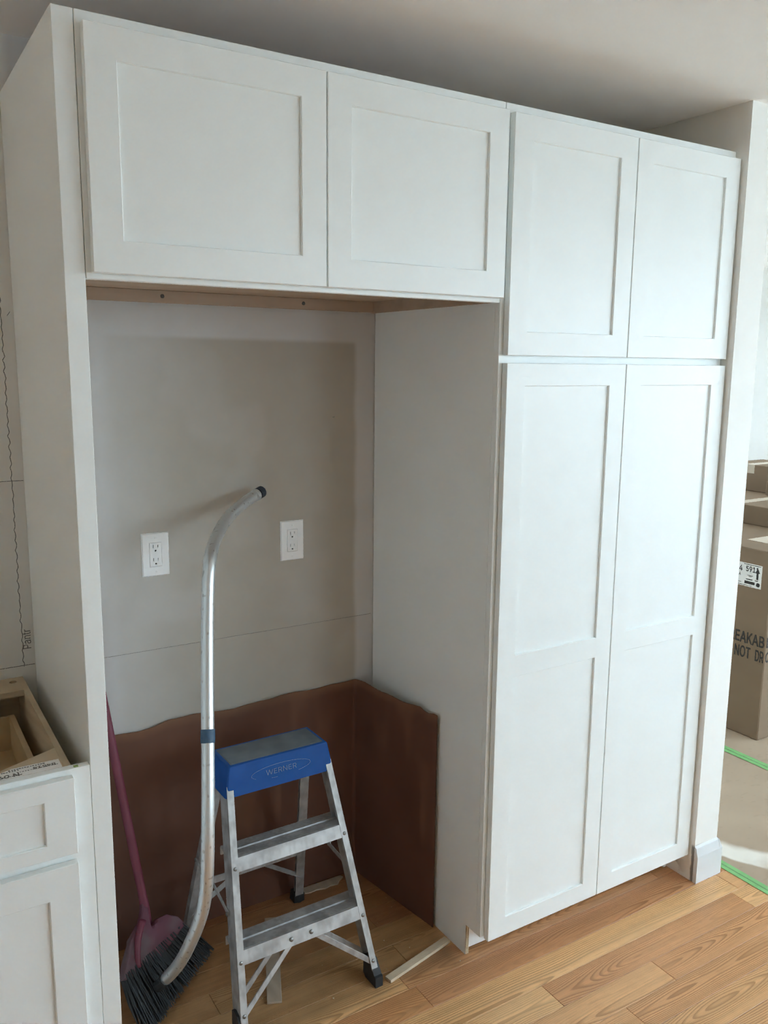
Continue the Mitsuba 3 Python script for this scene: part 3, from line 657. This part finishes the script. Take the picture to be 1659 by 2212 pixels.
for (y0, y1, z0, z1) in ((0.600, 0.652, 0.7175, 0.7305), (0.612, 0.645, 0.7365, 0.741), (0.618, 0.632, 0.751, 0.7535), (0.612, 0.641, 0.756, 0.7585), (0.585, 0.600, 0.737, 0.741), (0.575, 0.66, 0.805, 0.808), (0.610, 0.70, 0.709, 0.711), (0.667, 0.69, 0.72, 0.722)):
    pr.append(tm(bx(BXx - 0.0010, BXx - 0.0004, y0, y1, z0, z1)))
sm = Point(0, 0).buffer(0.0095, 12); sm_ = trimesh.creation.extrude_polygon(sm, 0.0006, engine='earcut'); sm_.apply_transform(frame_xf((BXx - 0.0008, 0.583, 0.722), (0, -1, 0), (0, 0, 1), (-1, 0, 0))); pr.append(sm_)
add(lp + '__label_print', cat(*pr), 'm_ink', label='black number, arrow and bars of the label')
w1 = []
def fit(m, ax, lo, hi):
    b0, b1 = m.bounds[0][ax], m.bounds[1][ax]; m.vertices[:, ax] = lo + (m.vertices[:, ax] - b0) * (hi - lo) / (b1 - b0); return m
for s_, y0_, y1_, z_ in (('BREAKAB', 0.527, 0.735, 0.446), ('DO', 0.705, 0.758, 0.377), ('NOT', 0.592, 0.674, 0.377), ('DR', 0.525, 0.567, 0.377)):
    add(c + '__warning_word', fit(onbox(s_, 0.050, 0.7, z_ - 0.003), 1, y0_, y1_), 'm_ink')
for s_, x1_, z_ in (('LE', 0.060, 0.446), ('OP', 0.062, 0.377)):
    add(c + '__warning_word', fit(text(s_, 0.044, (BXx, BYy - 0.0006, z_), (1, 0, 0), (0, 0, 1), 0.0006, True), 0, BXx + 0.006, BXx + x1_), 'm_ink')
add(c + '__top_sheet', tm(bx(3.20, 3.52, 0.58, 0.77, BZ, BZ + 0.0008)), 'm_carton_tape', label='pale printed sheet on the lid')
# boxes stacked on it
def carton(key, x0, x1, y0, y1, z0, z1, label, flap=None):
    tag(key, label, 'box')
    add(key + '__carton', tm(rb(x0, x1, y0, y1, z0 + 0.0005, z1, 0.003)), 'm_cardboard')
    ym = (y0 + y1) / 2
    add(key + '__packing_tape', tm(bx(x0 - 0.0006, x1 + 0.0006, ym - 0.03, ym + 0.03, z1 - 0.05, z1 + 0.0006) - bx(x0, x1, ym - 0.1, ym + 0.1, z1 - 0.06, z1)), 'm_carton_tape', label='strip of packing tape')
carton('cardboard_box_001', 3.560, 4.42, 0.66, 1.56, BZ, 0.982, 'flat cardboard box lying on top of the large printed box')
carton('cardboard_box_002', 4.02, 4.34, 1.215, 1.50, 0.982, 1.135, 'small dark cardboard box at the left on top of the stack')
carton('cardboard_box_003', 3.95, 4.20, 1.02, 1.200, 0.982, 1.060, 'low cardboard box beside the small dark box on top of the stack')
